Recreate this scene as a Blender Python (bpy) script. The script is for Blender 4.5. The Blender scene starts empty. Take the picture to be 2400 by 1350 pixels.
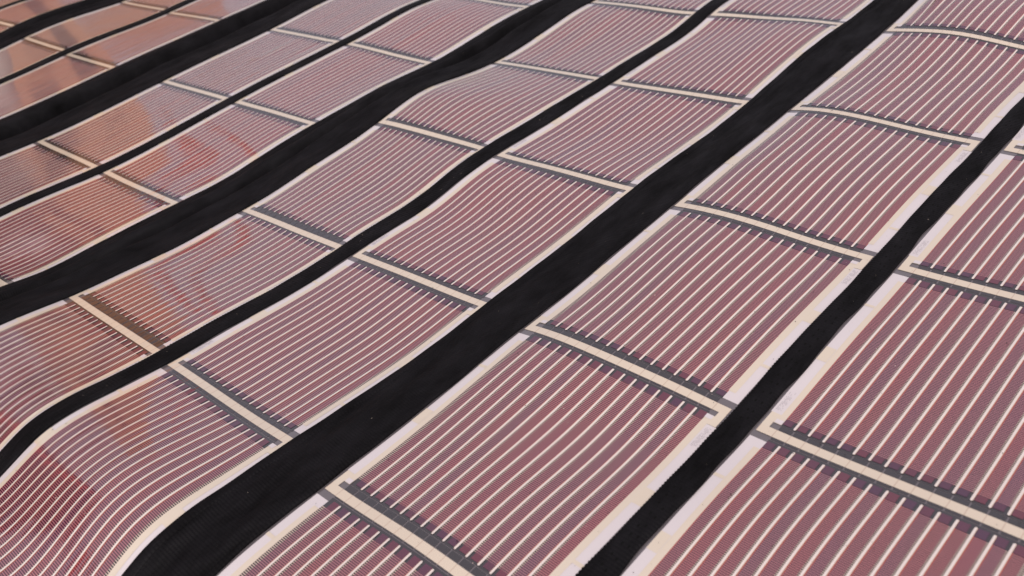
import bpy, math, random
import numpy as np
from mathutils import Matrix, Vector
random.seed(7); rng = np.random.default_rng(7)
C = bpy.context.scene.collection
W = 0.28                      # width of one film strip, metres
# ---------------------------------------------------------------- camera
CAM = [-0.08444658982400947, 0.9805090911499452, -0.22658020068209703, 0.8802552209801052, 2.516776695031765, -0.9637917267143842, 2.443319511119478]
scn = bpy.context.scene
cd = bpy.data.cameras.new('camera'); cam = bpy.data.objects.new('camera', cd); C.objects.link(cam)
cd.sensor_width = 36; cd.lens = 36*math.exp(CAM[0]); cd.clip_end = 500; cd.clip_start = .01
def rotm(rx, ry, rz):
    return Matrix.Rotation(rz, 4, 'Z') @ Matrix.Rotation(rx, 4, 'X') @ Matrix.Rotation(ry, 4, 'Z')
cam.matrix_world = Matrix.Translation(Vector(CAM[4:7])*W) @ rotm(CAM[1], CAM[2], CAM[3])
scn.camera = cam
cd.dof.use_dof = True; cd.dof.focus_distance = 1.19; cd.dof.aperture_fstop = 6.4
# ---------------------------------------------------------------- sky, sun, exposure
SUN = Vector((.55, -.60, .95)).normalized()
w = bpy.data.worlds.new('World'); scn.world = w; w.use_nodes = True
nt = w.node_tree; bg = nt.nodes['Background']
sky = nt.nodes.new('ShaderNodeTexSky'); sky.sky_type = 'NISHITA'; sky.sun_disc = False
sky.sun_elevation = math.asin(SUN.z); sky.sun_rotation = math.atan2(SUN.x, SUN.y) % (2*math.pi)
sky.air_density = 1.0; sky.dust_density = 3.0; sky.ozone_density = 1.0
mx = nt.nodes.new('ShaderNodeMix'); mx.data_type = 'RGBA'; mx.inputs['Factor'].default_value = .42
nt.links.new(sky.outputs[0], mx.inputs[6]); mx.inputs[7].default_value = (8.0, 6.5, 6.3, 1)
nt.links.new(mx.outputs[2], bg.inputs[0]); bg.inputs[1].default_value = .094
sl = bpy.data.lights.new('sun', 'SUN'); sl.energy = 2.5; sl.angle = math.radians(4); sl.color = (1, .93, .87)
so = bpy.data.objects.new('sun', sl); C.objects.link(so); so.rotation_euler = SUN.to_track_quat('Z', 'Y').to_euler()
scn.view_settings.view_transform = 'Standard'; scn.view_settings.look = 'None'
scn.render.filter_size = 1.15
scn.view_settings.exposure = 0.08; scn.view_settings.gamma = 1
# ---------------------------------------------------------------- the wavy surface the blanket follows
G0, GD, GN, H0, HD, HN = (-8.8, 0.33000000000000007, 36, -2.2, 0.33000000000000007, 27)
D = np.stack([np.array([int(t) for t in s.split(',')], float).reshape(GN, HN)/2000 for s in
 "1,0,0,0,0,0,1,1,2,3,4,5,7,8,10,11,12,12,11,9,8,6,5,3,2,1,0,1,0,0,0,0,0,0,1,1,2,3,4,5,7,8,9,10,10,9,8,7,6,4,3,2,1,0,0,0,0,0,0,0,0,0,0,1,1,2,3,5,6,7,8,9,8,7,6,5,4,3,2,1,0,0,0,0,0,-1,-1,-1,-1,-1,0,0,1,2,3,4,5,7,7,7,6,5,4,3,2,1,1,0,0,0,0,-1,-1,-1,-1,-1,-2,-1,-1,-1,0,1,2,4,5,5,5,5,4,4,3,2,1,0,0,0,0,0,-1,-1,-1,-2,-2,-2,-2,-2,-2,-2,-1,0,2,3,4,4,4,4,3,2,2,1,0,0,0,0,0,-1,-1,-2,-2,-3,-3,-3,-3,-3,-3,-2,-1,1,2,3,3,3,3,3,2,1,1,0,0,0,0,0,-1,-1,-2,-3,-3,-4,-4,-4,-4,-4,-3,-2,0,1,2,2,3,2,2,2,1,1,0,0,1,0,0,-1,-2,-2,-3,-4,-4,-5,-5,-5,-5,-4,-3,-1,0,1,2,2,2,2,2,1,1,0,0,1,0,0,-1,-2,-2,-3,-4,-5,-5,-6,-5,-5,-4,-3,-2,0,1,1,2,2,2,2,1,1,1,0,1,0,0,-1,-2,-2,-3,-4,-5,-6,-6,-6,-5,-4,-3,-2,-1,0,1,1,1,2,2,1,1,1,0,1,0,0,-1,-2,-2,-3,-4,-5,-6,-6,-6,-5,-4,-3,-2,-1,0,0,1,1,2,2,2,1,1,0,1,0,0,-1,-2,-2,-3,-4,-5,-6,-6,-6,-5,-4,-3,-2,-2,-1,0,1,1,2,2,2,2,1,1,1,0,0,-1,-1,-2,-3,-4,-5,-6,-6,-6,-5,-4,-3,-3,-3,-2,-1,1,2,2,3,2,2,1,1,1,0,0,-1,-1,-2,-3,-4,-5,-6,-6,-5,-4,-3,-3,-3,-4,-3,-1,1,2,3,3,3,2,2,1,1,1,0,0,-1,-1,-2,-3,-5,-6,-6,-5,-4,-2,-2,-3,-4,-4,-2,1,3,4,4,4,3,2,1,1,0,0,0,0,0,0,-1,-4,-6,-6,-4,-2,-1,-1,-2,-3,-2,0,3,6,7,6,5,3,2,1,1,0,0,0,0,1,3,1,-2,-5,-5,-3,-1,1,1,-1,-1,0,2,6,10,11,8,5,3,2,1,0,0,0,0,1,2,5,3,-1,-4,-4,-2,0,1,1,0,-1,1,3,7,12,13,10,6,3,2,0,0,0,0,0,1,2,4,2,-2,-4,-4,-2,-1,0,0,-2,-2,-2,0,5,11,12,9,5,3,2,0,0,0,0,0,2,3,2,0,-2,-4,-5,-4,-3,-1,-1,-3,-6,-7,-5,-1,5,7,5,4,2,1,0,0,0,0,1,3,4,4,1,-3,-5,-6,-7,-5,-2,-1,-5,-11,-15,-13,-8,-4,-1,1,2,2,1,0,0,0,0,1,4,5,5,1,-4,-7,-10,-11,-8,-5,-3,-8,-16,-22,-19,-13,-10,-8,-2,0,1,1,0,-1,0,0,1,4,5,6,2,-4,-8,-13,-14,-12,-11,-10,-13,-19,-24,-21,-14,-11,-8,-3,0,1,1,0,-1,0,0,2,4,5,5,2,-3,-9,-14,-16,-14,-14,-14,-16,-20,-21,-18,-11,-5,-1,0,1,1,1,0,-1,0,1,3,5,5,6,3,-2,-8,-14,-17,-16,-14,-15,-18,-19,-17,-14,-8,0,4,3,1,1,1,0,-1,0,2,4,6,7,6,4,0,-6,-13,-17,-16,-17,-19,-20,-21,-19,-14,-8,-1,3,2,1,1,0,0,-2,0,2,4,8,10,11,9,4,-3,-10,-14,-16,-18,-20,-20,-22,-22,-15,-9,-5,-2,0,0,0,0,0,-2,0,2,5,9,13,16,16,9,2,-4,-9,-11,-13,-15,-16,-16,-16,-12,-8,-6,-4,-2,-1,0,0,0,-2,0,2,5,9,14,19,19,13,7,1,-5,-6,-6,-9,-10,-8,-6,-7,-6,-6,-5,-3,-1,-1,0,0,-2,0,2,5,9,14,18,18,14,8,2,-1,-1,-1,-5,-4,-1,0,-2,-4,-4,-4,-3,-2,-1,0,0,-2,0,2,4,8,12,15,17,14,9,5,4,5,6,4,3,4,4,1,-1,-3,-3,-2,-2,-1,0,0,-2,0,1,3,6,9,12,14,13,12,11,10,10,11,10,7,7,5,3,0,-1,-2,-2,-1,-1,0,0,-2,-1,1,2,4,7,9,11,13,14,15,14,14,14,13,10,8,6,4,2,0,-1,-1,-1,-1,0,0,-2,-1,0,1,3,4,7,9,11,14,16,17,16,16,14,12,9,7,5,3,1,0,-1,-1,0,0,0,-2,-2,-1,0,1,2,4,7,10,14,17,18,18,17,15,13,10,8,5,3,2,1,0,0,0,0,0|2,1,1,1,1,1,2,3,5,8,11,15,19,24,28,30,32,31,29,25,21,17,14,10,7,4,1,2,1,0,0,0,0,0,1,2,4,7,10,14,18,22,25,27,27,25,22,19,15,12,9,6,4,1,2,1,0,-1,-1,-2,-2,-1,-1,1,3,5,9,12,16,19,22,23,21,19,16,13,11,8,5,3,1,1,0,0,-1,-2,-3,-3,-4,-3,-3,-1,0,3,6,10,13,16,18,17,16,14,11,9,7,5,2,0,1,0,-1,-2,-3,-4,-5,-6,-6,-6,-5,-4,-3,0,3,7,11,13,13,13,11,10,8,6,4,2,0,2,0,-1,-2,-4,-5,-7,-8,-9,-9,-9,-9,-8,-6,-2,2,6,9,10,10,9,8,6,5,3,2,0,2,0,-1,-3,-4,-6,-8,-10,-11,-12,-13,-13,-12,-10,-6,-2,2,5,7,7,7,6,5,4,3,1,0,2,0,-1,-3,-5,-7,-9,-11,-13,-15,-16,-16,-15,-13,-10,-5,-1,2,4,5,5,5,4,3,2,1,0,2,1,-1,-3,-5,-8,-10,-13,-15,-17,-18,-18,-18,-16,-12,-7,-3,0,2,3,4,4,3,3,2,1,0,2,1,-1,-3,-5,-8,-11,-14,-17,-19,-20,-20,-19,-17,-13,-9,-5,-1,1,2,3,3,3,2,2,1,0,3,1,0,-2,-5,-8,-11,-14,-18,-21,-22,-22,-20,-17,-13,-9,-6,-3,-1,1,2,2,2,2,1,1,0,3,2,0,-2,-4,-7,-11,-14,-18,-22,-23,-22,-20,-17,-13,-10,-6,-4,-2,0,1,1,2,2,1,1,0,3,2,1,-1,-3,-6,-10,-14,-18,-22,-24,-23,-20,-16,-13,-10,-8,-5,-3,-1,0,1,2,2,1,1,0,4,2,1,0,-2,-5,-8,-12,-17,-22,-23,-22,-19,-16,-13,-11,-9,-7,-5,-2,0,1,2,2,2,1,0,4,3,2,1,-1,-2,-5,-10,-16,-21,-23,-22,-18,-15,-12,-11,-11,-9,-6,-3,0,1,2,2,2,1,1,4,3,2,2,1,0,-2,-7,-14,-20,-23,-21,-17,-13,-11,-11,-12,-11,-7,-3,0,2,3,2,2,1,1,4,3,3,3,4,7,9,4,-7,-17,-21,-19,-14,-9,-7,-8,-9,-8,-5,0,4,5,5,3,2,1,0,3,3,2,3,7,14,26,18,1,-13,-18,-15,-10,-5,-3,-5,-5,-4,-1,3,8,9,7,5,3,1,0,2,1,2,3,9,21,39,27,6,-8,-14,-11,-7,-2,-1,-2,-2,-1,1,6,11,12,9,5,3,1,0,0,0,1,4,11,21,31,22,6,-5,-9,-8,-6,-2,-1,-1,-2,-1,1,5,11,12,8,5,3,1,0,-1,-1,1,5,14,23,23,13,4,-5,-9,-9,-7,-4,-2,-2,-4,-5,-3,1,6,8,6,4,2,1,0,-1,-1,1,7,18,30,29,16,4,-5,-10,-11,-8,-3,0,-2,-7,-11,-10,-5,-1,1,2,2,2,1,0,-2,-1,1,8,23,39,36,16,3,-7,-13,-16,-12,-5,0,-4,-11,-17,-15,-10,-7,-5,-1,1,1,1,0,-2,-1,1,9,23,40,36,18,3,-9,-18,-20,-16,-12,-8,-9,-14,-19,-17,-12,-9,-6,-2,0,1,1,0,-2,-1,2,8,19,30,28,16,2,-9,-18,-21,-18,-14,-12,-12,-14,-16,-14,-10,-5,-3,-1,0,1,0,0,-3,-1,2,7,15,22,22,14,2,-9,-18,-21,-19,-14,-12,-13,-14,-13,-11,-7,-2,1,1,1,1,0,0,-3,0,3,8,13,16,12,7,3,-6,-16,-21,-19,-16,-15,-15,-15,-13,-10,-6,-1,2,1,1,1,0,0,-3,0,3,8,14,19,19,16,8,-1,-11,-16,-17,-18,-17,-16,-16,-15,-10,-6,-2,0,1,1,1,0,0,-3,0,4,9,16,23,29,27,16,5,-5,-11,-14,-15,-15,-14,-13,-12,-8,-5,-3,-1,0,1,1,0,0,-3,0,4,9,16,24,33,33,21,10,1,-7,-10,-10,-11,-11,-9,-8,-6,-4,-3,-1,0,0,0,0,0,-3,0,4,8,15,23,30,30,22,11,2,-4,-6,-8,-9,-8,-6,-4,-3,-3,-2,-1,0,0,0,0,0,-3,0,3,7,13,19,25,25,19,11,3,-2,-3,-4,-5,-4,-3,-2,-2,-2,-1,-1,0,0,0,0,0,-3,-1,2,6,10,15,18,19,15,10,4,1,-1,-1,-1,-1,-1,0,0,0,-1,-1,0,0,0,0,0,-3,-1,1,4,7,10,12,13,11,8,5,3,2,1,1,1,1,1,1,0,0,0,0,0,0,0,0,-3,-2,0,2,4,6,7,8,7,6,5,4,3,3,3,3,2,2,2,1,1,0,0,0,0,0,0,-3,-2,-1,0,0,1,2,3,3,4,4,4,5,5,5,4,4,3,2,2,1,1,0,0,0,0,0|-2,-5,-8,-12,-17,-24,-31,-39,-45,-46,-37,-14,30,97,168,179,144,80,35,14,6,2,1,0,-1,-2,-4,0,-3,-6,-9,-13,-19,-25,-32,-39,-42,-38,-21,15,73,134,128,82,31,15,10,8,6,4,2,1,-1,-3,1,-1,-3,-6,-9,-14,-19,-26,-32,-37,-37,-26,6,54,96,76,21,-10,3,10,11,9,7,5,2,0,-2,2,1,-1,-3,-5,-9,-13,-18,-24,-30,-34,-29,0,44,66,41,-2,-8,11,16,15,13,10,7,4,1,-2,3,2,1,0,-1,-4,-7,-11,-16,-21,-26,-28,-5,34,49,22,-10,5,27,24,20,16,12,9,5,2,-2,3,3,3,3,2,1,-1,-4,-7,-10,-12,-16,-2,34,44,17,-10,15,34,27,22,18,14,10,6,2,-2,4,5,5,6,6,6,5,3,1,0,2,5,7,26,36,21,5,17,25,24,23,21,16,11,6,1,-3,4,6,7,8,9,10,10,9,7,5,6,8,9,20,32,28,24,27,22,23,25,23,17,11,5,0,-5,5,6,8,10,12,13,14,13,10,5,0,-1,5,23,34,31,32,33,24,27,30,25,17,9,2,-3,-7,5,7,9,12,14,16,17,16,10,-2,-16,-19,-8,14,25,23,25,30,31,39,37,26,14,5,-2,-6,-9,5,7,10,13,15,18,19,17,9,-12,-39,-43,-30,-12,3,7,8,19,44,57,43,23,8,-2,-7,-10,-12,5,8,11,14,16,18,19,16,5,-24,-65,-65,-50,-33,-14,-7,-8,9,52,67,40,14,-2,-10,-14,-15,-14,4,8,11,14,16,18,17,13,-1,-37,-80,-78,-58,-34,-17,-13,-12,7,44,52,22,-3,-16,-21,-21,-20,-17,4,7,11,14,17,17,14,8,-5,-37,-76,-82,-61,-31,-15,-14,-15,-2,31,34,-3,-24,-33,-33,-29,-24,-19,3,7,11,14,17,16,11,3,-5,-40,-83,-87,-67,-36,-16,-13,-12,-8,27,38,-16,-45,-50,-45,-37,-29,-21,3,6,10,15,18,17,8,-3,-6,-62,-129,-103,-75,-46,-21,-16,-1,-14,25,76,-6,-64,-67,-56,-44,-32,-23,1,4,8,16,27,33,11,-34,-40,-78,-133,-129,-79,-33,-39,-57,-53,-58,-8,39,-23,-76,-77,-62,-46,-32,-19,0,2,5,15,39,69,31,-93,-72,-80,-120,-153,-85,-43,-67,-84,-82,-92,-53,-20,-60,-86,-80,-64,-46,-29,-15,-2,0,1,13,61,149,121,-76,-74,-97,-119,-160,-82,-65,-55,-18,-77,-128,-89,-45,-43,-65,-74,-63,-45,-28,-12,-3,2,5,12,59,190,149,10,-44,-119,-109,-133,-57,-48,30,135,4,-84,-91,-36,26,-16,-62,-61,-45,-27,-10,-3,10,21,16,6,167,114,24,-27,-109,-97,-98,-60,-41,52,156,34,-70,-90,-44,24,5,-52,-58,-43,-25,-9,-2,23,56,51,-102,165,95,33,-10,-90,-112,-83,-90,-33,34,78,10,-65,-79,-68,-18,27,-44,-51,-39,-24,-10,-1,34,96,137,-208,226,102,33,9,-69,-97,-56,-117,-1,22,-5,-29,-60,-61,-86,-88,24,-27,-35,-30,-20,-10,-1,32,96,168,-118,217,144,48,13,-52,-72,-61,-107,15,-20,-64,-53,-61,-56,-51,-44,100,47,-7,-17,-14,-10,0,14,39,43,-79,252,186,34,-5,-60,-45,-51,-81,17,10,-73,-69,-51,-26,2,10,54,34,7,-1,-5,-9,0,-11,-32,-89,-172,330,191,27,-4,-76,-48,-42,-76,-25,8,-70,-73,-47,7,60,115,46,17,26,21,7,-8,0,-31,-79,-150,-207,153,107,144,46,-21,-34,-32,-31,-31,-1,-8,-50,-58,17,63,61,18,89,83,51,20,-6,2,-29,-72,-123,-134,48,105,38,46,89,104,41,68,86,70,106,95,131,73,67,87,157,227,151,79,31,-4,3,-25,-58,-89,-83,10,111,120,79,40,72,59,82,82,67,108,102,96,65,66,139,211,228,161,89,37,-2,4,-18,-41,-59,-55,-19,22,94,82,-30,43,51,50,6,3,62,50,16,34,18,18,89,150,129,80,36,0,5,-11,-27,-38,-39,-28,-1,44,36,23,-34,-7,16,-9,5,19,8,4,34,-7,-31,16,75,83,60,29,1,6,-5,-15,-23,-29,-32,-33,-42,-9,77,-29,-30,-7,-15,4,-8,-29,-20,14,-16,-40,-16,25,43,37,20,1,7,0,-7,-14,-22,-33,-46,-56,-17,51,-1,-19,-6,9,16,-10,-32,-26,-7,-21,-36,-27,-2,15,18,11,0,8,3,-1,-7,-17,-30,-45,-50,-20,21,13,-7,-2,13,14,-7,-24,-24,-17,-23,-31,-28,-15,-3,3,3,-2,9,6,3,-3,-12,-25,-37,-41,-28,-14,-20,-18,-5,9,10,-3,-16,-20,-19,-22,-26,-26,-21,-13,-7,-5,-5,10,8,6,2,-7,-18,-29,-35,-37,-40,-42,-29,-10,4,7,0,-9,-15,-18,-20,-22,-24,-24,-20,-15,-11,-8".split('|')], -1)
DENTS = [(.13, 5.05, .05, .22, .028), (.33, 5.1, .06, .25, .010), (-4.6, 3.0, .05, .22, .007), (-4.3, 3.1, .04, .25, -.006), (-3.55, 3.6, .05, .25, .006), (-2.3, 2.6, .06, .2, .004)]   # small creases in the film
def bsp(t): return np.stack([(1-t)**3/6, (3*t**3-6*t*t+4)/6, (-3*t**3+3*t*t+3*t+1)/6, t**3/6])
def dbsp(t): return np.stack([-(1-t)**2/2, (3*t*t-4*t)/2, (-3*t*t+2*t+1)/2, t*t/2])
def surf(u, v):
    """point and unit normal of the cloth at strip coordinates (in strip widths), result in strip widths"""
    u = np.asarray(u, float).ravel(); v = np.asarray(v, float).ravel()
    a = np.clip((u-G0)/GD, 1, GN-2.001); c = np.clip((v-H0)/HD, 1, HN-2.001)
    i = a.astype(int); j = c.astype(int); fa = a-i; fc = c-j
    ba, bc, da, dc = bsp(fa), bsp(fc), dbsp(fa)/GD, dbsp(fc)/HD
    P = np.stack([u, v, 0*u], 1); U = np.zeros_like(P); U[:, 0] = 1; V = np.zeros_like(P); V[:, 1] = 1
    for p in range(4):
        for q in range(4):
            d = D[i-1+p, j-1+q]
            P += (ba[p]*bc[q])[:, None]*d; U += (da[p]*bc[q])[:, None]*d; V += (ba[p]*dc[q])[:, None]*d
    for bu, bv, su, sv, am in DENTS:
        gu, gv = (u-bu)/su, (v-bv)/sv; g = am*np.exp(-gu*gu-gv*gv)
        P[:, 2] += g; U[:, 2] -= 2*gu/su*g; V[:, 2] -= 2*gv/sv*g
    N = np.cross(U, V); N /= np.linalg.norm(N, axis=1)[:, None]
    return P, N
LEN, NG, WG = [1.1246746162615886, 0.15144373532262487, 0.5203966450409478]
VO = [0.0, 0.0259, -0.0908, -0.1314, -0.0922, -0.088, 0.0834, 0.0759, 0.0194, 0.0172]
EO = {'ABl': 0.0111, 'ABr': -0.0103, 'BCl': -0.0004, 'BCr': -0.0137, 'CDl': -0.0088, 'CDr': -0.0109, 'DEl': 0.0175, 'DEr': -0.0075, 'EFl': 0.0167, 'EFr': -0.0018, 'FGl': 0.0183, 'FGr': -0.0128, 'GHl': 0.0017, 'GHr': -0.0085, 'HIl': 0.0054, 'HIr': -0.0148}
LET = 'JIHGFEDCBA'
SU = {'B': 0., 'A': 1+NG, 'C': -(WG+1)}
SU['D'] = SU['C']-NG-1; SU['E'] = SU['D']-WG-1; SU['F'] = SU['E']-NG-1; SU['G'] = SU['F']-WG-1
SU['H'] = SU['G']-NG-1; SU['I'] = SU['H']-WG-1; SU['J'] = SU['I']-NG-1
for q_, d_ in zip(LET, [-0.1944, -0.1944, -0.1347, -0.1223, 0.2069, 0.1972, 0.2258, 0.204, 0.0011, -0.0276]): SU[q_] += d_
VOF = dict(zip(LET, VO))
DV = LEN/36
ROWS = np.arange(-140, 320)*DV
# ---------------------------------------------------------------- materials
def N(nt, t, **k):
    n = nt.nodes.new(t)
    for a, b in k.items(): setattr(n, a, b)
    return n
def mathn(nt, op, a, b=None, c=None):
    n = N(nt, 'ShaderNodeMath', operation=op)
    for i, x in enumerate((a, b, c)):
        if x is None: continue
        if isinstance(x, (int, float)): n.inputs[i].default_value = x
        else: nt.links.new(x, n.inputs[i])
    return n.outputs[0]
def mixc(nt, f, a, b, mode='MIX'):
    n = N(nt, 'ShaderNodeMix', data_type='RGBA', blend_type=mode)
    for i, x in ((0, f), (6, a), (7, b)):
        if isinstance(x, (int, float)): n.inputs[i].default_value = x
        elif isinstance(x, tuple): n.inputs[i].default_value = (*x, 1) if len(x) == 3 else x
        else: nt.links.new(x, n.inputs[i])
    return n.outputs[2]
def uvn(nt, name):
    n = N(nt, 'ShaderNodeUVMap'); n.uv_map = name; return n.outputs[0]
def sep(nt, v):
    n = N(nt, 'ShaderNodeSeparateXYZ'); nt.links.new(v, n.inputs[0]); return n.outputs[0], n.outputs[1]
def noise(nt, vec, sx, sy, detail=2, rough=.5, w=None):
    m = N(nt, 'ShaderNodeMapping'); m.inputs['Scale'].default_value = (sx, sy, 1); nt.links.new(vec, m.inputs[0])
    n = N(nt, 'ShaderNodeTexNoise'); n.inputs['Scale'].default_value = 1; n.inputs['Detail'].default_value = detail; n.inputs['Roughness'].default_value = rough
    if w is not None:
        n.noise_dimensions = '4D'; nt.links.new(w, n.inputs['W'])
    nt.links.new(m.outputs[0], n.inputs['Vector']); return n.outputs[0]
def new_mat(name):
    m = bpy.data.materials.new(name); m.use_nodes = True
    return m, m.node_tree, m.node_tree.nodes['Principled BSDF']
def film_coat(nt, bs, rough=.35):
    """clear laminate over a flat print: glossy coat with shallow ripples that run along the strip"""
    uv = uvn(nt, 'film')
    h1 = noise(nt, uv, 19, 1.1, 2); h2 = noise(nt, uv, 5, 2.2, 2); h3 = noise(nt, uv, 58, .9, 1)
    h = mathn(nt, 'ADD', mathn(nt, 'MULTIPLY', h1, 1.0), mathn(nt, 'MULTIPLY_ADD', h2, .45, mathn(nt, 'MULTIPLY', h3, .30)))
    bp = N(nt, 'ShaderNodeBump'); bp.inputs['Strength'].default_value = 1.0; bp.inputs['Distance'].default_value = RIPPLE
    nt.links.new(h, bp.inputs['Height']); nt.links.new(bp.outputs[0], bs.inputs['Coat Normal'])
    bs.inputs['Coat Weight'].default_value = 1; bs.inputs['Coat Roughness'].default_value = .03; bs.inputs['Coat IOR'].default_value = 2.3
    bs.inputs['Roughness'].default_value = rough; bs.inputs['Specular IOR Level'].default_value = .15
RIPPLE = .0007
def flat_film(name, col, var=.06, mottled=12, dirt=.5):
    m, nt, bs = new_mat(name); uv = uvn(nt, 'film')
    f = noise(nt, uv, mottled, mottled*.6, 4, .6)
    c = mixc(nt, mathn(nt, 'MULTIPLY_ADD', f, var*4, .5-var*2), tuple(x*(1-var*2) for x in col), tuple(min(1, x*(1+var*2)) for x in col))
    s = noise(nt, uv, 70, 70, 3, .7)
    k = mathn(nt, 'MULTIPLY', mathn(nt, 'GREATER_THAN', s, .74), dirt)
    c = mixc(nt, k, c, (.12, .09, .06))
    nt.links.new(c, bs.inputs['Base Color']); film_coat(nt, bs); return m
M = {}
M['grey'] = flat_film('grey_backing_film', (.125, .110, .120), .08)
M['dark'] = flat_film('dark_contact_print', (.021, .019, .022), .15, 40)
M['cream'] = flat_film('cream_electrode_film', (.69, .60, .49), .04)
def bus_mat():
    m = flat_film('cream_busbar_film', (.69, .59, .475), .035); nt = m.node_tree; bs = nt.nodes['Principled BSDF']
    x, y = sep(nt, uvn(nt, 'cell')); src = bs.inputs['Base Color'].links[0].from_socket
    k = mathn(nt, 'LESS_THAN', mathn(nt, 'ABSOLUTE', mathn(nt, 'SUBTRACT', mathn(nt, 'FRACT', x), .5)), .465)
    c = mixc(nt, k, (.56, .44, .345), src); nt.links.new(c, bs.inputs['Base Color']); return m
M['bus'] = bus_mat()
M['white'] = flat_film('white_label_film', (.68, .625, .645), .03)
M['ink'] = flat_film('grey_ink', (.40, .37, .40), .05)
def silver():
    m, nt, bs = new_mat('silver_line_print'); uv = uvn(nt, 'cell'); x, y = sep(nt, uv)
    e = mathn(nt, 'LESS_THAN', x, .15)
    c = mixc(nt, e, (.78, .695, .655), (.62, .38, .27))
    nt.links.new(c, bs.inputs['Base Color']); film_coat(nt, bs); return m
M['silver'] = silver()
PER = LEN/138
def cell_mat(name, joined):
    m, nt, bs = new_mat(name); uv = uvn(nt, 'cell'); x, y = sep(nt, uv)
    film = uvn(nt, 'film'); fx, fy = sep(nt, film)
    if joined:
        rnd = N(nt, 'ShaderNodeTexWhiteNoise', noise_dimensions='1D'); nt.links.new(mathn(nt, 'FLOOR', x), rnd.inputs['W']); r = rnd.outputs[0]
        x = mathn(nt, 'FRACT', x)
    else:
        oi = N(nt, 'ShaderNodeObjectInfo'); r = oi.outputs['Random']
    ph = mathn(nt, 'FRACT', mathn(nt, 'DIVIDE', y, PER))
    finger = mathn(nt, 'LESS_THAN', ph, .46)
    # absorber layer: purple, some cells redder or browner, clouded along the cell
    cloud = noise(nt, film, 7, 2.2, 3, .55, mathn(nt, 'MULTIPLY', r, 13))
    c0 = mixc(nt, r, (.047, .007, .029), (.112, .010, .024))
    c1 = mixc(nt, mathn(nt, 'MULTIPLY_ADD', cloud, 2.6, -.95), c0, (.070, .021, .020))
    dk = mathn(nt, 'GREATER_THAN', x, .70)
    gap = mixc(nt, dk, c1, (.007, .005, .005))
    red = mathn(nt, 'LESS_THAN', x, .055)
    f0 = mixc(nt, r, (.31, .132, .162), (.38, .125, .135))
    fing = mixc(nt, mathn(nt, 'GREATER_THAN', x, .70), f0, (.52, .40, .33))
    col = mixc(nt, finger, gap, fing)
    col = mixc(nt, red, col, (.38, .06, .04))
    nt.links.new(col, bs.inputs['Base Color']); film_coat(nt, bs); return m
M['cell'] = cell_mat('fingered_cell_print', False)
M['cells'] = cell_mat('fingered_cell_field_print', True)
def pad_mat():
    m, nt, bs = new_mat('purple_contact_print'); film = uvn(nt, 'film')
    oi = N(nt, 'ShaderNodeObjectInfo')
    wn = N(nt, 'ShaderNodeTexWhiteNoise', noise_dimensions='1D'); x, y = sep(nt, uvn(nt, 'cell'))
    nt.links.new(mathn(nt, 'ADD', mathn(nt, 'FLOOR', x), mathn(nt, 'MULTIPLY', oi.outputs['Random'], 91)), wn.inputs['W'])
    c = mixc(nt, wn.outputs[0], (.060, .012, .046), (.125, .016, .036))
    nt.links.new(c, bs.inputs['Base Color']); film_coat(nt, bs); return m
M['pad'] = pad_mat()
def web_mat(name, rib, cross):
    m, nt, bs = new_mat(name); uv = uvn(nt, 'film'); x, y = sep(nt, uv)
    wv = mathn(nt, 'SINE', mathn(nt, 'MULTIPLY', y, 2*math.pi/rib))
    wu = mathn(nt, 'SINE', mathn(nt, 'MULTIPLY', x, 2*math.pi/cross))
    weave = mathn(nt, 'MULTIPLY', wv, mathn(nt, 'MULTIPLY_ADD', wu, .35, .65))
    big = noise(nt, uv, 9, 3, 3, .6)
    h = mathn(nt, 'ADD', mathn(nt, 'MULTIPLY', weave, .14), mathn(nt, 'MULTIPLY_ADD', big, 2.6, mathn(nt, 'MULTIPLY', noise(nt, uv, 30, 12, 3, .6), .8)))
    bp = N(nt, 'ShaderNodeBump'); bp.inputs['Strength'].default_value = .8; bp.inputs['Distance'].default_value = .0022
    nt.links.new(h, bp.inputs['Height']); nt.links.new(bp.outputs[0], bs.inputs['Normal'])
    f = noise(nt, uv, 9, 3, 5, .7)
    c = mixc(nt, mathn(nt, 'MULTIPLY_ADD', f, 2.2, -.6), (.0012, .0010, .0013), (.0105, .0097, .0118))
    lint = noise(nt, uv, 90, 60, 2, .7)
    c = mixc(nt, mathn(nt, 'MULTIPLY', mathn(nt, 'GREATER_THAN', lint, .765), .25), c, (.30, .24, .20))
    nt.links.new(c, bs.inputs['Base Color']); nt.links.new(mathn(nt, 'MULTIPLY_ADD', big, -.5, .95), bs.inputs['Roughness']); bs.inputs['Specular IOR Level'].default_value = .10
    return m
M['web'] = web_mat('black_woven_tape', .0155, .011)
M['sash'] = web_mat('black_woven_cloth', .013, .009)
def plain(name, col, rough=.8, sc=3., var=.3):
    m, nt, bs = new_mat(name); tc = N(nt, 'ShaderNodeTexCoord')
    f = noise(nt, tc.outputs['Object'], sc, sc, 5, .6)
    c = mixc(nt, f, tuple(x*(1-var) for x in col), tuple(x*(1+var) for x in col))
    nt.links.new(c, bs.inputs['Base Color']); bs.inputs['Roughness'].default_value = rough; bs.inputs['Specular IOR Level'].default_value = .15; return m
M['speck'] = plain('dark_grit', (.035, .026, .022)); M['lint'] = plain('pale_lint', (.5, .42, .36))
M['thread'] = plain('black_thread', (.002, .002, .002), .9)
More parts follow.
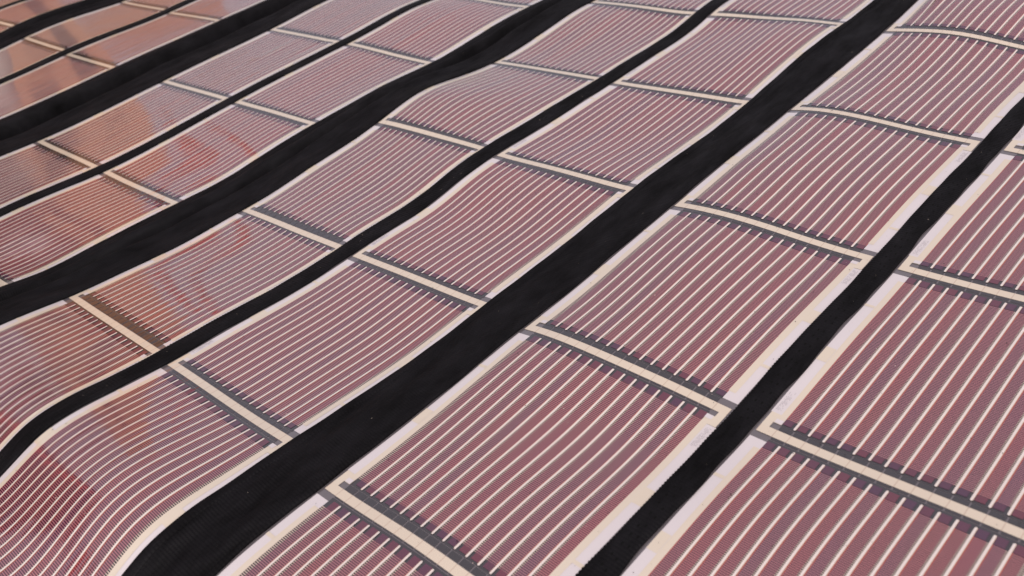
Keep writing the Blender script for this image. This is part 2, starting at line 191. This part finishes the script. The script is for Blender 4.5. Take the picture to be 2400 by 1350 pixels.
# ---------------------------------------------------------------- mesh builders
def mesh_obj(name, verts, faces, normals, film, cell, mat, parent=None):
    me = bpy.data.meshes.new(name); me.from_pydata((np.asarray(verts)*W).tolist(), [], faces)
    li = np.empty(len(me.loops), np.int32); me.loops.foreach_get('vertex_index', li)
    for nm, uv in (('film', film), ('cell', cell)):
        if uv is None: continue
        l = me.uv_layers.new(name=nm); l.data.foreach_set('uv', np.asarray(uv, np.float32)[li].ravel())
    me.polygons.foreach_set('use_smooth', np.ones(len(me.polygons), bool))
    if normals is not None: me.normals_split_custom_set_from_vertices(np.asarray(normals, float).tolist())
    me.materials.append(mat)
    o = bpy.data.objects.new(name, me); C.objects.link(o)
    if parent is not None: o.parent = parent
    return o
def rows_between(v0, v1):
    r = ROWS[(ROWS > v0+1e-4) & (ROWS < v1-1e-4)]
    return np.concatenate([[v0], r, [v1]])
def sheet_data(us, vs, off, cx0=0., cx1=1., v_ref=0., taper=None):
    us = np.asarray(us, float); vs = np.asarray(vs, float); nu, nv = len(us), len(vs)
    UU = np.repeat(us[None, :], nv, 0); VV = np.repeat(vs[:, None], nu, 1)
    if taper:                                   # rounded ends of a printed line
        mid = us.mean()
        for k, f in ((0, taper), (-1, taper)): UU[k] = mid+(us-mid)*f
    P, Nn = surf(UU, VV); P = P+Nn*(off/W)
    f = [(r*nu+c, r*nu+c+1, (r+1)*nu+c+1, (r+1)*nu+c) for r in range(nv-1) for c in range(nu-1)]
    film = np.stack([UU.ravel(), VV.ravel()], 1)
    cell = np.stack([np.repeat(np.linspace(cx0, cx1, nu)[None, :], nv, 0).ravel(), VV.ravel()-v_ref], 1)
    return P, f, Nn, film, cell
def join(ds):
    V, Fc, Nn, A, B = [], [], [], [], []; n = 0
    for d in ds:
        V.append(d[0]); Fc += [tuple(i+n for i in q) for q in d[1]]; Nn.append(d[2]); A.append(d[3]); B.append(d[4]); n += len(d[0])
    return np.vstack(V), Fc, np.vstack(Nn), np.vstack(A), np.vstack(B)
def sheet(name, us, vs, off, mat, parent, **k):
    return mesh_obj(name, *sheet_data(us, vs, off, **k), mat, parent)
def joined(name, ds, mat, parent, stuff=True):
    o = mesh_obj(name, *join(ds), mat, parent)
    if stuff: o['kind'] = 'stuff'
    return o
def tag(o, label, cat, group=None):
    o['label'] = label; o['category'] = cat
    if group: o['group'] = group
    return o
# ---------------------------------------------------------------- which stretch of each strip the photograph can see
FRAME = [(-10.3, 2.73), (0.6, 5.08), (1.61, 2.29), (2.06, 1.01), (0.84, 0.13), (-0.8, -0.95), (-2.81, -0.16)]
def vrange(u0, u1, pad=.45):
    vs = []; n = len(FRAME)
    for i in range(n):
        a, b = FRAME[i], FRAME[(i+1) % n]
        for t in np.linspace(0, 1, 60):
            u = a[0]+(b[0]-a[0])*t
            if u0-.15 <= u <= u1+.15: vs.append(a[1]+(b[1]-a[1])*t)
    if not vs: return None
    return min(vs)-pad, max(vs)+pad
# ---------------------------------------------------------------- film strips
BT = .037; C0 = .0625; CP = .0548; NCELL = 16; LW = .0095
O_W, O_C, O_D, O_P, O_CELL, O_L = .0003, .0007, .0004, .0008, .0006, .0011
GROUP_S = 'film strips of the solar blanket'
STRIP_LABEL = {
 'A': 'rightmost pink solar film strip, filling the lower right corner',
 'B': 'large pink solar film strip between the flat wide black band and narrow tape at right',
 'C': 'pink solar film strip along the upper left side of the flat wide black band',
 'D': 'pink solar film strip below the creased black band, bulging at the left edge',
 'E': 'film strip just above the creased black band, mirroring a dark figure at left',
 'F': 'film strip below the deep black fold, mirroring orange and brown patches at left',
 'G': 'blurred brown film strip just above the deep black fold at upper left',
 'H': 'blurred brown film strip below the short black cloth band in the upper left corner',
 'I': 'small blurred brown film strip in the top left corner above the short black band',
 'J': 'last sliver of brown film at the very top left corner beyond a thin black tape'}
TEXT = {'A': 'l', 'B': 'r', 'C': 'l', 'D': 'r'}
DELTA = {'A1': 0.0093, 'B1': 0.0115, 'B2': 0.0015, 'B3': 0.0007, 'C4': 0.0103, 'C3': 0.0072, 'B0': 0.0153, 'C0': 0.006, 'C1': 0.0046, 'C2': -0.0034, 'D1': 0.0245, 'D2': 0.0066, 'D0': 0.0267, 'A2': 0.0031}
def shift(letter, k):
    q = letter+str(k)
    if q not in DELTA: DELTA[q] = random.uniform(-.006, .016)
    return DELTA[q]
def module(letter, k, root, detail):
    e0, e1 = shift(letter, k), shift(letter, k+1)      # how far the print sits off the bus bar at either end
    flip = letter in 'BDFHJ'; X0, X1 = (1., 0.) if flip else (0., 1.)
    u0 = SU[letter]; v0 = k*LEN+VOF[letter]
    sgn_up = lambda s: v0+s
    mir_t = lambda t: u0+1-t
    mir_s = lambda s: v0+LEN+BT-s
    cuts = [u0-.05, u0]+[u0+C0+i*CP for i in range(NCELL+1)]+[u0+1, u0+1.05]
    sheet('backing_film', cuts, rows_between(v0-.034, v0+LEN-.034), 0, M['grey'], root)
    plate = sheet('solar_module', [u0+C0+i*CP for i in range(NCELL+1)], rows_between(v0+.0545+e0, v0+LEN-.0275+e1), O_D, M['dark'], root)
    # bus bar, its two legs and the cream columns beside the cells
    bc = [u0]+[u0+C0+i*CP for i in range(NCELL+1)]+[u0+1]
    sheet('busbar', bc, rows_between(v0-.002, v0+BT), O_C, M['bus'], plate, cx0=0, cx1=len(bc)-1)
    for side in 'lr':
        T = (lambda t: u0+t) if side == 'l' else mir_t
        Sf = sgn_up if side == 'l' else mir_s
        def rect(t0, t1, s0, s1, off):
            a, b = sorted((T(t0), T(t1))); c, d = sorted((Sf(s0), Sf(s1)))
            return sheet_data([a, b], rows_between(c, d), off)
        j = random.uniform(-.03, .03)
        cream = [rect(0, .031, BT, .066, O_C), rect(0, .0625, .066, .112, O_C), rect(.036+random.uniform(-.004, .004), .0625, .112, LEN-.078, O_C)]
        c1 = .47+j
        cream += [rect(-.004, .036, c1, c1+.085, O_C)]
        if letter in 'ABD' or random.random() < .5: cream.append(rect(-.004, .036, .86+j, .875+j, O_C))
        joined('border_tape', cream, M['cream'], root, False)
        top = LEN-.034
        wh = sheet_data(sorted((T(-.004), T(.0625))), rows_between(*sorted((Sf(.112), Sf(top)))), O_W)
        bit = rect(.034, .0625, .0665, .088, O_C+.0004)
        lt = joined('label_tape', [wh, bit], M['white'], root, False)
        if TEXT.get(letter) == side:
            ds = []
            for row in range(5):
                s = .128
                while s < .235:
                    ln = random.uniform(.003, .006)
                    if random.random() < .7:
                        ds.append(rect(.006+row*.0046, .0080+row*.0046, s, s+ln, O_C+.0003))
                    s += ln+random.uniform(.0015, .003)
            joined('printed_text', ds, M['ink'], lt)
    # dark contact rows above and below the cells
    lo0, lo1 = .0605+e0, .092+e0; hi0, hi1 = LEN-.076+e1, LEN-.038+e1
    cells_u = [u0+C0+i*CP for i in range(NCELL+1)]
    up, dn = [], []
    for i in range(NCELL):
        a = cells_u[i]
        up.append(sheet_data([a+.002, a+CP-.004], rows_between(v0+BT+.0035, v0+.0515+e0), O_D))
        dn.append(sheet_data([a+.002, a+CP-.004], rows_between(v0+min(LEN-.0235+e1, LEN-.006), v0+LEN-.0035), O_D))
    joined('contact_row', up, M['dark'], plate); joined('contact_row', dn, M['dark'], plate)
    rv = rows_between(v0+lo1, v0+hi0)
    if detail >= 1:
        for i in range(NCELL):
            a = cells_u[i]
            sheet('cell', [a, a+CP], rv, O_CELL, M['cell'], plate, v_ref=v0, cx0=X0, cx1=X1)
            if i < NCELL-1:
                l0 = a+CP-(0 if flip else LW)
                vs = np.concatenate([[v0+.0575+e0], rows_between(v0+.0610+e0, v0+LEN-.0425+e1), [v0+LEN-.0392+e1]])
                sheet('silver_line', [l0, l0+LW], vs, O_L, M['silver'], plate, taper=.45, cx0=X1, cx1=X0)
    else:
        joined('cell_field', [sheet_data([cells_u[i], cells_u[i+1]], rv, O_CELL, cx0=i+.001+.998*X0, cx1=i+.001+.998*X1, v_ref=v0) for i in range(NCELL)], M['cells'], plate)
        joined('silver_lines', [sheet_data([cells_u[i+1]-LW, cells_u[i+1]], rows_between(v0+.0575+e0, v0+LEN-.0392+e1), O_L) for i in range(NCELL-1)], M['silver'], plate)
    pads = []
    for s0, s1 in ((lo0+.0035, lo1), (hi0, hi1)):
        for i in range(NCELL):
            a = cells_u[i]; us = [a+CP-.034, a+CP-.0012] if flip else [a+.0012, a+.034]; vs = rows_between(v0+s0, v0+s1)
            if detail >= 2: sheet('contact_pad', us, vs, O_P, M['pad'], plate)
            else: pads.append(sheet_data(us, vs, O_P, cx0=len(pads)+.1, cx1=len(pads)+.9))
    if pads: joined('contact_pads', pads, M['pad'], plate)
STRIP_V = {}
for L_ in LET:
    vr = vrange(SU[L_], SU[L_]+1)
    if vr is None: continue
    k0 = math.floor((vr[0]-VOF[L_])/LEN); k1 = math.floor((vr[1]-VOF[L_])/LEN)
    root = bpy.data.objects.new('solar_film_strip', None); C.objects.link(root); root.empty_display_size = .05
    tag(root, STRIP_LABEL[L_], 'solar panel', GROUP_S)
    det = 2 if L_ in 'ABC' else 1 if L_ in 'DEF' else 0
    for k in range(k0, k1+1): module(L_, k, root, det)
    STRIP_V[L_] = (k0*LEN+VOF[L_]-.034, (k1+1)*LEN+VOF[L_]-.034)
# ---------------------------------------------------------------- black webbing and cloth bands between the strips
def band(name, ul, ur, v0, v1, prof, mat, ncol, dv, scallop=0, thick=.010):
    vs = np.arange(v0, v1, dv); xs = np.linspace(-1, 1, ncol)
    nv = len(vs); mid, half = (ul+ur)/2, (ur-ul)/2
    pk = lambda f: .55*np.sin(vs*9.1+f)+.45*np.sin(vs*15.7+2.3*f)+.35*np.sin(vs*27.0+f*f)
    wl_, wr_ = .0022*pk(ul*3), (.0052 if scallop else .003)*pk(ur*5+1)
    UU = mid+(wl_[:, None]*(1-xs)/2+wr_[:, None]*(1+xs)/2)+xs[None, :]*half
    if scallop: UU[:, 0] -= scallop*(np.arange(nv) % 2)
    VV = np.repeat(vs[:, None], ncol, 1)
    P, Nn = surf(UU, VV)
    h = np.array([[prof(x, v) for x in xs] for v in vs[::4]]); h = np.repeat(h, 4, 0)[:nv]
    if nv > 4:
        kk = np.ones(5)/5; h = np.stack([np.convolve(np.pad(h[:, c], 2, 'edge'), kk, 'valid') for c in range(ncol)], 1)
    top = P+Nn*(h.ravel()+thick)[:, None]
    g = lambda r, c: r*ncol+c
    F_ = [(g(r, c), g(r, c+1), g(r+1, c+1), g(r+1, c)) for r in range(nv-1) for c in range(ncol-1)]
    # side walls down to the film
    nb = len(top); low = []; film = np.stack([UU.ravel(), VV.ravel()], 1)
    for c in (0, ncol-1):
        low.append(P.reshape(nv, ncol, 3)[:, c]+Nn.reshape(nv, ncol, 3)[:, c]*.0012/W)
    V = np.vstack([top]+low)
    for e, c in enumerate((0, ncol-1)):
        b = nb+e*nv
        for r in range(nv-1):
            q = (g(r, c), g(r+1, c), b+r+1, b+r)
            F_.append(q if c == 0 else q[::-1])
    fl = np.vstack([film, film.reshape(nv, ncol, 2)[:, 0], film.reshape(nv, ncol, 2)[:, -1]])
    return mesh_obj(name, V, F_, None, fl, None, mat)
def arch(x, v): return .006*(1-abs(x)**6)-.0045*math.exp(-((x+.62)/.10)**2)*0
def flatband(x, v):
    return .005*(1-abs(x)**8)+(.007*math.sin(v*2.3+x*2)+.005*math.sin(v*5.1-x*5)+.003*math.sin(v*11+x*9))*(1-x*x)
def crease(depth, a, b):
    def f(x, v):
        k = .05*math.sin(v*1.1)+.03*math.sin(v*2.9)
        d = depth*.5*(math.tanh((x-a-k)/.07)-math.tanh((x-b-k*.6)/.09))*(1+.2*math.sin(v*1.9))
        return .006*(1-abs(x)**8)-d+.022*math.exp(-((x-b-.16)/.14)**2)+.012*math.exp(-((x-a+.2)/.12)**2)+(.006*math.sin(v*3+x*3)+.005*math.sin(v*7-x*6)+.003*math.sin(v*13+x*11))*(1-x*x)
    return f
BANDS = [
 ('AB', 'n', 'narrow black woven tape between the two largest film strips at lower right'),
 ('BC', 'w', 'wide flat black cloth band crossing from the bottom edge to the top right'),
 ('CD', 'n', 'narrow black ribbed tape bent over the bulge at the lower left edge'),
 ('DE', 'w', 'wide black cloth band with a crease along it, crossing left of the middle'),
 ('EF', 'n', 'thin black tape between the two film strips that mirror orange and brown patches'),
 ('FG', 'w', 'deep folded black cloth band in the upper left with a hollow along its middle'),
 ('GH', 'n', 'thin blurred black tape between the brown film strips at upper left'),
 ('HI', 'w', 'short blurred black cloth band nearest the top left corner'),
 ('IJ', 'n', 'hair thin black tape in the very top left corner')]
for k, kind, lab in BANDS:
    a, b = SU[k[1]], SU[k[0]]                   # left strip, right strip
    ul = a+1+EO.get(k+'l', .012); ur = b+EO.get(k+'r', -.01)
    lo = max(STRIP_V[k[0]][0], STRIP_V[k[1]][0]); hi = min(STRIP_V[k[0]][1], STRIP_V[k[1]][1])
    lo = min(STRIP_V[k[0]][0], STRIP_V[k[1]][0]); hi = max(STRIP_V[k[0]][1], STRIP_V[k[1]][1])
    if kind == 'n':
        near = k in ('AB', 'CD')
        o = band('webbing_tape', ul, ur, lo, hi, arch, M['web'], 15, .0078 if near else .03, .0035 if near else 0)
        tag(o, lab, 'webbing', 'narrow black tapes of the blanket')
        if near:
            st = []; v = lo
            while v < hi:
                for q in (-.18, .30):
                    c = (ul+ur)/2+q*(ur-ul)/2*random.uniform(.8, 1.2); st.append((c, v+random.uniform(0, .02)))
                v += .052
            V, F_ = [], []
            for c, vv in st:
                P, Nn = surf([c-.0035, c+.0035, c+.0035, c-.0035, c], [vv-.007, vv-.007, vv+.007, vv+.007, vv]); b = len(V)
                hh = .0159
                for q in range(4): V.append(P[q]+Nn[q]*hh)
                V.append(P[4]+Nn[4]*(hh+.0008)); F_ += [(b, b+1, b+4), (b+1, b+2, b+4), (b+2, b+3, b+4), (b+3, b, b+4)]
            so_ = mesh_obj('stitching', V, F_, None, None, None, M['thread'], o); so_['kind'] = 'stuff'
    else:
        pr = {'BC': flatband, 'DE': crease(.12, -.30, -.02), 'FG': crease(.32, -.45, .15), 'HI': crease(.20, -.3, .2)}[k]
        o = band('cloth_band', ul, ur, lo, hi, pr, M['sash'], 41, .03)
        tag(o, lab, 'cloth band', 'wide black cloth bands of the blanket')
        wd = ur-ul
        hm = band('hem', ul-.002, ul+.17*wd, lo, hi, lambda x, v: pr(-1+.17*(x+1), v)+.0045*(1-abs(x)**6), M['web'], 11, .03); hm.parent = o
        hm = band('hem', ur-.075*wd, ur+.002, lo, hi, lambda x, v: pr(1+.0375*(x-1)*2, v)+.0035*(1-abs(x)**6), M['web'], 9, .03); hm.parent = o
# ---------------------------------------------------------------- grit and lint lying on the blanket
def specks(name, n, lo, hi, mat, pick):
    V, F_ = [], []
    for _ in range(n):
        u, v = pick(); r = math.exp(random.uniform(math.log(lo), math.log(hi)))
        P, Nn = surf([u], [v]); b = P[0]+Nn[0]*(.022 if mat is M['lint'] else .0015/W); k = len(V); m = 6
        el = random.uniform(.5, 1); ro = random.uniform(0, 3)
        for q in range(m):
            an = 2*math.pi*q/m; x, y = r*math.cos(an)*random.uniform(.7, 1.2), r*el*math.sin(an)*random.uniform(.7, 1.2)
            V.append(b+np.array([x*math.cos(ro)-y*math.sin(ro), x*math.sin(ro)+y*math.cos(ro), 0]))
        V.append(b+Nn[0]*r*.6)
        F_ += [(k+q, k+(q+1) % m, k+m) for q in range(m)]
    o = mesh_obj(name, V, F_, None, None, None, mat); o['kind'] = 'stuff'; return o
def on_film():
    L_ = random.choice('AABBBCCCDD'); lo, hi = vrange(SU[L_], SU[L_]+1, 0)
    return SU[L_]+random.uniform(.005, .995), random.uniform(lo, hi)
def on_band():
    k = random.choice(('AB', 'BC', 'BC', 'CD', 'DE')); a, b = SU[k[1]]+1.03, SU[k[0]]-.03
    lo, hi = vrange(a, b, 0); return random.uniform(a, b), random.uniform(lo, hi)
s = specks('grit', 900, .0010, .0030, M['speck'], on_film); s['label'] = 'dark specks of grit scattered over the pink film'; s['category'] = 'grit'
s = specks('dust_flake', 150, .0009, .0032, plain('pale_dust', (.55, .45, .40)), on_film); s['label'] = 'pale dust flakes scattered over the pink film'; s['category'] = 'dust'
s = specks('lint', 45, .0010, .0024, M['lint'], on_band); s['label'] = 'pale lint caught on the black cloth'; s['category'] = 'lint'
# ---------------------------------------------------------------- ground under the blanket
def slab(name, x0, x1, y0, y1, z, mat):
    me = bpy.data.meshes.new(name); me.from_pydata([(x0, y0, z), (x1, y0, z), (x1, y1, z), (x0, y1, z)], [], [(0, 1, 2, 3)])
    me.materials.append(mat); o = bpy.data.objects.new(name, me); C.objects.link(o); return o
g = slab('ground', -200, 200, -200, 200, -.75*W, plain('dusty_ground', (.22, .16, .12), .9, 1.5)); g['kind'] = 'structure'

# ---------------------------------------------------------------- unseen things, shapes guessed, added beyond the blanket for the reflections in the film
def box_mesh(name, parts, mat, parent=None):
    V, F_ = [], []
    for (x0, x1, y0, y1, z0, z1) in parts:
        b = len(V); V += [(x, y, z) for x in (x0, x1) for y in (y0, y1) for z in (z0, z1)]
        F_ += [tuple(b+q for q in f) for f in ((0, 1, 3, 2), (4, 6, 7, 5), (0, 4, 5, 1), (2, 3, 7, 6), (0, 2, 6, 4), (1, 5, 7, 3))]
    me = bpy.data.meshes.new(name); me.from_pydata([tuple(c*W for c in v) for v in V], [], F_); me.materials.append(mat)
    o = bpy.data.objects.new(name, me); C.objects.link(o)
    if parent: o.parent = parent
    return o
def place(o, x, y, rz=0):
    o.location = (x*W, y*W, -.75*W); o.rotation_euler = (0, 0, rz); return o
def wall_thing(name, x, y, label, cat):
    o = bpy.data.objects.new(name, None); C.objects.link(o); place(o, x, y); return tag(o, label, cat)
wl = wall_thing('plaster_wall', -16, 0, 'sunlit orange brown wall beyond the blanket, seen only mirrored in the far strips', 'wall')
box_mesh('wall_body', [(-1, 0, 3.75, 5.75, 0, 8.6)], plain('ochre_plaster', (.74, .37, .20), .9, 1.2, .2), wl)
box_mesh('coping', [(-1.15, .15, 3.75, 5.75, 8.6, 8.9)], plain('coping_stone', (.45, .28, .18), .9, 3), wl)
dk_ = plain('dark_patch_paint', (.02, .012, .01), .5, 4)
for y0, y1, z0, z1 in ((4.15, 4.55, 3.6, 5.2), (4.95, 5.3, 1.4, 4.4), (4.2, 4.5, 6.4, 7.4)):
    box_mesh('dark_patch_box', [(0, .08, y0, y1, z0, z1)], dk_, wl)  # dark boxes added to break the mirrored wall with dark patches
wl = wall_thing('plaster_wall', -26, 0, 'low brown wall farthest beyond the blanket, mirrored in the top left strips', 'wall')
box_mesh('wall_body', [(-1, 0, 4, 13.5, 0, 6.2)], plain('brown_plaster', (.62, .29, .16), .9, 1.2, .2), wl)
box_mesh('coping', [(-1.15, .15, 4, 13.5, 6.2, 6.5)], plain('coping_stone', (.45, .28, .18), .9, 3), wl)
wl = wall_thing('timber_wall', -16, 0, 'dark brown timber wall beyond the blanket, mirrored at the left edge', 'wall')
tm = plain('dark_timber', (.085, .035, .022), .75, 5, .5)
for k in range(14):
    box_mesh('board', [(-.5-.04*(k % 2), -.04*(k % 2), -2.9+k*.48, -2.9+k*.48+.47, 0, 7.9+.12*math.sin(k*2.1))], tm, wl)
wl = wall_thing('added_shed', -16, 0, 'unseen dark shed with red posts, added for its reflection at the bottom left', 'shed')
for k in range(12): box_mesh('board', [(-3-.04*(k % 2), -.04*(k % 2), -8.9+k*.49, -8.9+k*.49+.48, 0, 9.6)], tm, wl)  # shed added out of frame to give the film a dark reflection
rp = plain('red_paint', (.66, .055, .035), .5, 6, .12)
for y0, y1 in ((-3.35, -2.95), (-9.5, -8.9)): box_mesh('corner_post', [(-.3, .25, y0, y1, 0, 9.9)], rp, wl)  # red posts added for the red edges of that reflection
box_mesh('roof', [(-3.3, .4, -9.6, -2.85, 9.9, 10.2)], plain('dark_roof', (.03, .026, .026), .8, 3), wl)
def reflection_cloth(x, y, w_, z0, z1, col, label):  # cloth added out of frame to give red and orange reflections
    n, m_ = 24, 8; V, F_ = [], []
    for r in range(m_+1):
        for c in range(n+1):
            t = c/n; q = r/m_
            V.append(((.18*math.sin(t*17+q*2)+.06*math.sin(t*41))*W, (t-.5)*w_*W*(1-.12*q), (z1+(z0-z1)*q+.12*math.sin(t*9)*q)*W))
    F_ = [(r*(n+1)+c, r*(n+1)+c+1, (r+1)*(n+1)+c+1, (r+1)*(n+1)+c) for r in range(m_) for c in range(n)]
    me = bpy.data.meshes.new('added_cloth'); me.from_pydata(V, [], F_); me.materials.append(plain('cloth', col, .8, 4, .2))
    for p_ in me.polygons: p_.use_smooth = True
    o = bpy.data.objects.new('added_cloth', me); C.objects.link(o); place(o, x, y)
    sm = o.modifiers.new('thickness', 'SOLIDIFY'); sm.thickness = .004
    return tag(o, label, 'cloth')

OR_ = (.80, .13, .045)
reflection_cloth(-15.6, 5.98, .24, 5.7, 7.2, OR_, 'orange red cloth added beside the sunlit wall for its reflection left of the middle')
reflection_cloth(-15.7, 6.7, .12, 6.4, 8.0, OR_, 'thin orange ribbon added off the wall end for its reflection in the strip above')
reflection_cloth(-14.9, 1.4, .8, 3.2, 5.2, (.62, .06, .04), 'small red cloth added on the dark timber wall for its reflection at the left edge')
reflection_cloth(-16.0, -11.6, 1.3, 6., 13.5, (.66, .06, .04), 'bright red cloth added high past the shed for its reflection in the bottom left corner')
# a standing person in a white hat, mirrored in the film at the left edge
def person(x, y, rz):
    import bmesh
    J = {'pelvis': (0, 0, .92, .125), 'waist': (0, 0, 1.06, .115), 'chest': (.0, 0, 1.28, .135), 'neck': (.01, 0, 1.44, .052), 'jaw': (.035, 0, 1.53, .075), 'head': (.03, 0, 1.62, .088), 'crown': (.015, 0, 1.70, .06)}
    E_ = [('pelvis', 'waist'), ('waist', 'chest'), ('chest', 'neck'), ('neck', 'jaw'), ('jaw', 'head'), ('head', 'crown')]
    for n_, q in (('l', 1), ('r', -1)):
        J.update({'sh'+n_: (0, q*.17, 1.37, .062), 'el'+n_: (.06, q*.24, 1.13, .044), 'wr'+n_: (.24, q*.12, 1.14, .030), 'ha'+n_: (.31, q*.08, 1.16, .026),
                  'hi'+n_: (0, q*.09, .86, .095), 'kn'+n_: (.02, q*.10, .48, .062), 'an'+n_: (-.02, q*.11, .09, .042), 'to'+n_: (.15, q*.13, .035, .035)})
        E_ += [('chest', 'sh'+n_), ('sh'+n_, 'el'+n_), ('el'+n_, 'wr'+n_), ('wr'+n_, 'ha'+n_), ('pelvis', 'hi'+n_), ('hi'+n_, 'kn'+n_), ('kn'+n_, 'an'+n_), ('an'+n_, 'to'+n_)]
        for k in range(5):
            fx, fy, fz = .31+.03, q*.08, 1.16
            if k == 4: tip = (fx-.02, fy-q*.045, fz+.03)
            else: tip = (fx+.035-.006*abs(k-1), fy-q*.012, fz+.03-.02*k)
            J['f%d%s' % (k, n_)] = (*tip, .009); E_.append(('ha'+n_, 'f%d%s' % (k, n_)))
    bm = bmesh.new(); lay = bm.verts.layers.skin.verify(); vs = {}
    for k, (a, b, c, r) in J.items():
        v = bm.verts.new((a, b, c)); v[lay].radius = (r, r); vs[k] = v
    vs['pelvis'][lay].use_root = True
    for a, b in E_: bm.edges.new((vs[a], vs[b]))
    me = bpy.data.meshes.new('person'); bm.to_mesh(me); bm.free()
    m, nt, bs = new_mat('clothes_and_skin'); tc = N(nt, 'ShaderNodeTexCoord'); sp = N(nt, 'ShaderNodeSeparateXYZ'); nt.links.new(tc.outputs['Object'], sp.inputs[0])
    cr = N(nt, 'ShaderNodeValToRGB'); cr.color_ramp.interpolation = 'CONSTANT'; el = cr.color_ramp.elements
    el[0].position = 0; el[0].color = (.03, .025, .02, 1); el[1].position = .05; el[1].color = (.62, .58, .56, 1)
    for p_, c_ in ((.47, (.03, .028, .035, 1)), (.735, (.42, .22, .15, 1))):
        e = el.new(p_); e.color = c_
    nt.links.new(mathn(nt, 'MULTIPLY', sp.outputs[2], .5), cr.inputs[0]); nt.links.new(cr.outputs[0], bs.inputs['Base Color']); bs.inputs['Roughness'].default_value = .8
    me.materials.append(m)
    o = bpy.data.objects.new('person', me); C.objects.link(o); place(o, x, y, rz)
    o.modifiers.new('skin', 'SKIN').use_smooth_shade = True; sb = o.modifiers.new('smooth', 'SUBSURF'); sb.levels = sb.render_levels = 2
    prof = [(0, 1.80), (.06, 1.795), (.095, 1.76), (.105, 1.70), (.115, 1.672), (.19, 1.655), (.192, 1.648), (.10, 1.662)]; n = 28; V, F_ = [], []
    for r, z_ in prof: V += [(.02+r*math.cos(2*math.pi*k/n), r*math.sin(2*math.pi*k/n), z_) for k in range(n)]
    F_ = [(a*n+k, a*n+(k+1) % n, (a+1)*n+(k+1) % n, (a+1)*n+k) for a in range(len(prof)-1) for k in range(n)]
    hm = bpy.data.meshes.new('hat'); hm.from_pydata(V, [], F_); hm.materials.append(plain('white_hat_cloth', (.8, .76, .76), .8, 9, .05))
    for p_ in hm.polygons: p_.use_smooth = True
    h = bpy.data.objects.new('hat', hm); C.objects.link(h); h.parent = o
    return tag(o, 'person in a white hat and dark jacket beyond the blanket, mirrored at left', 'person')
person(-13.7, 2.7, -.25)
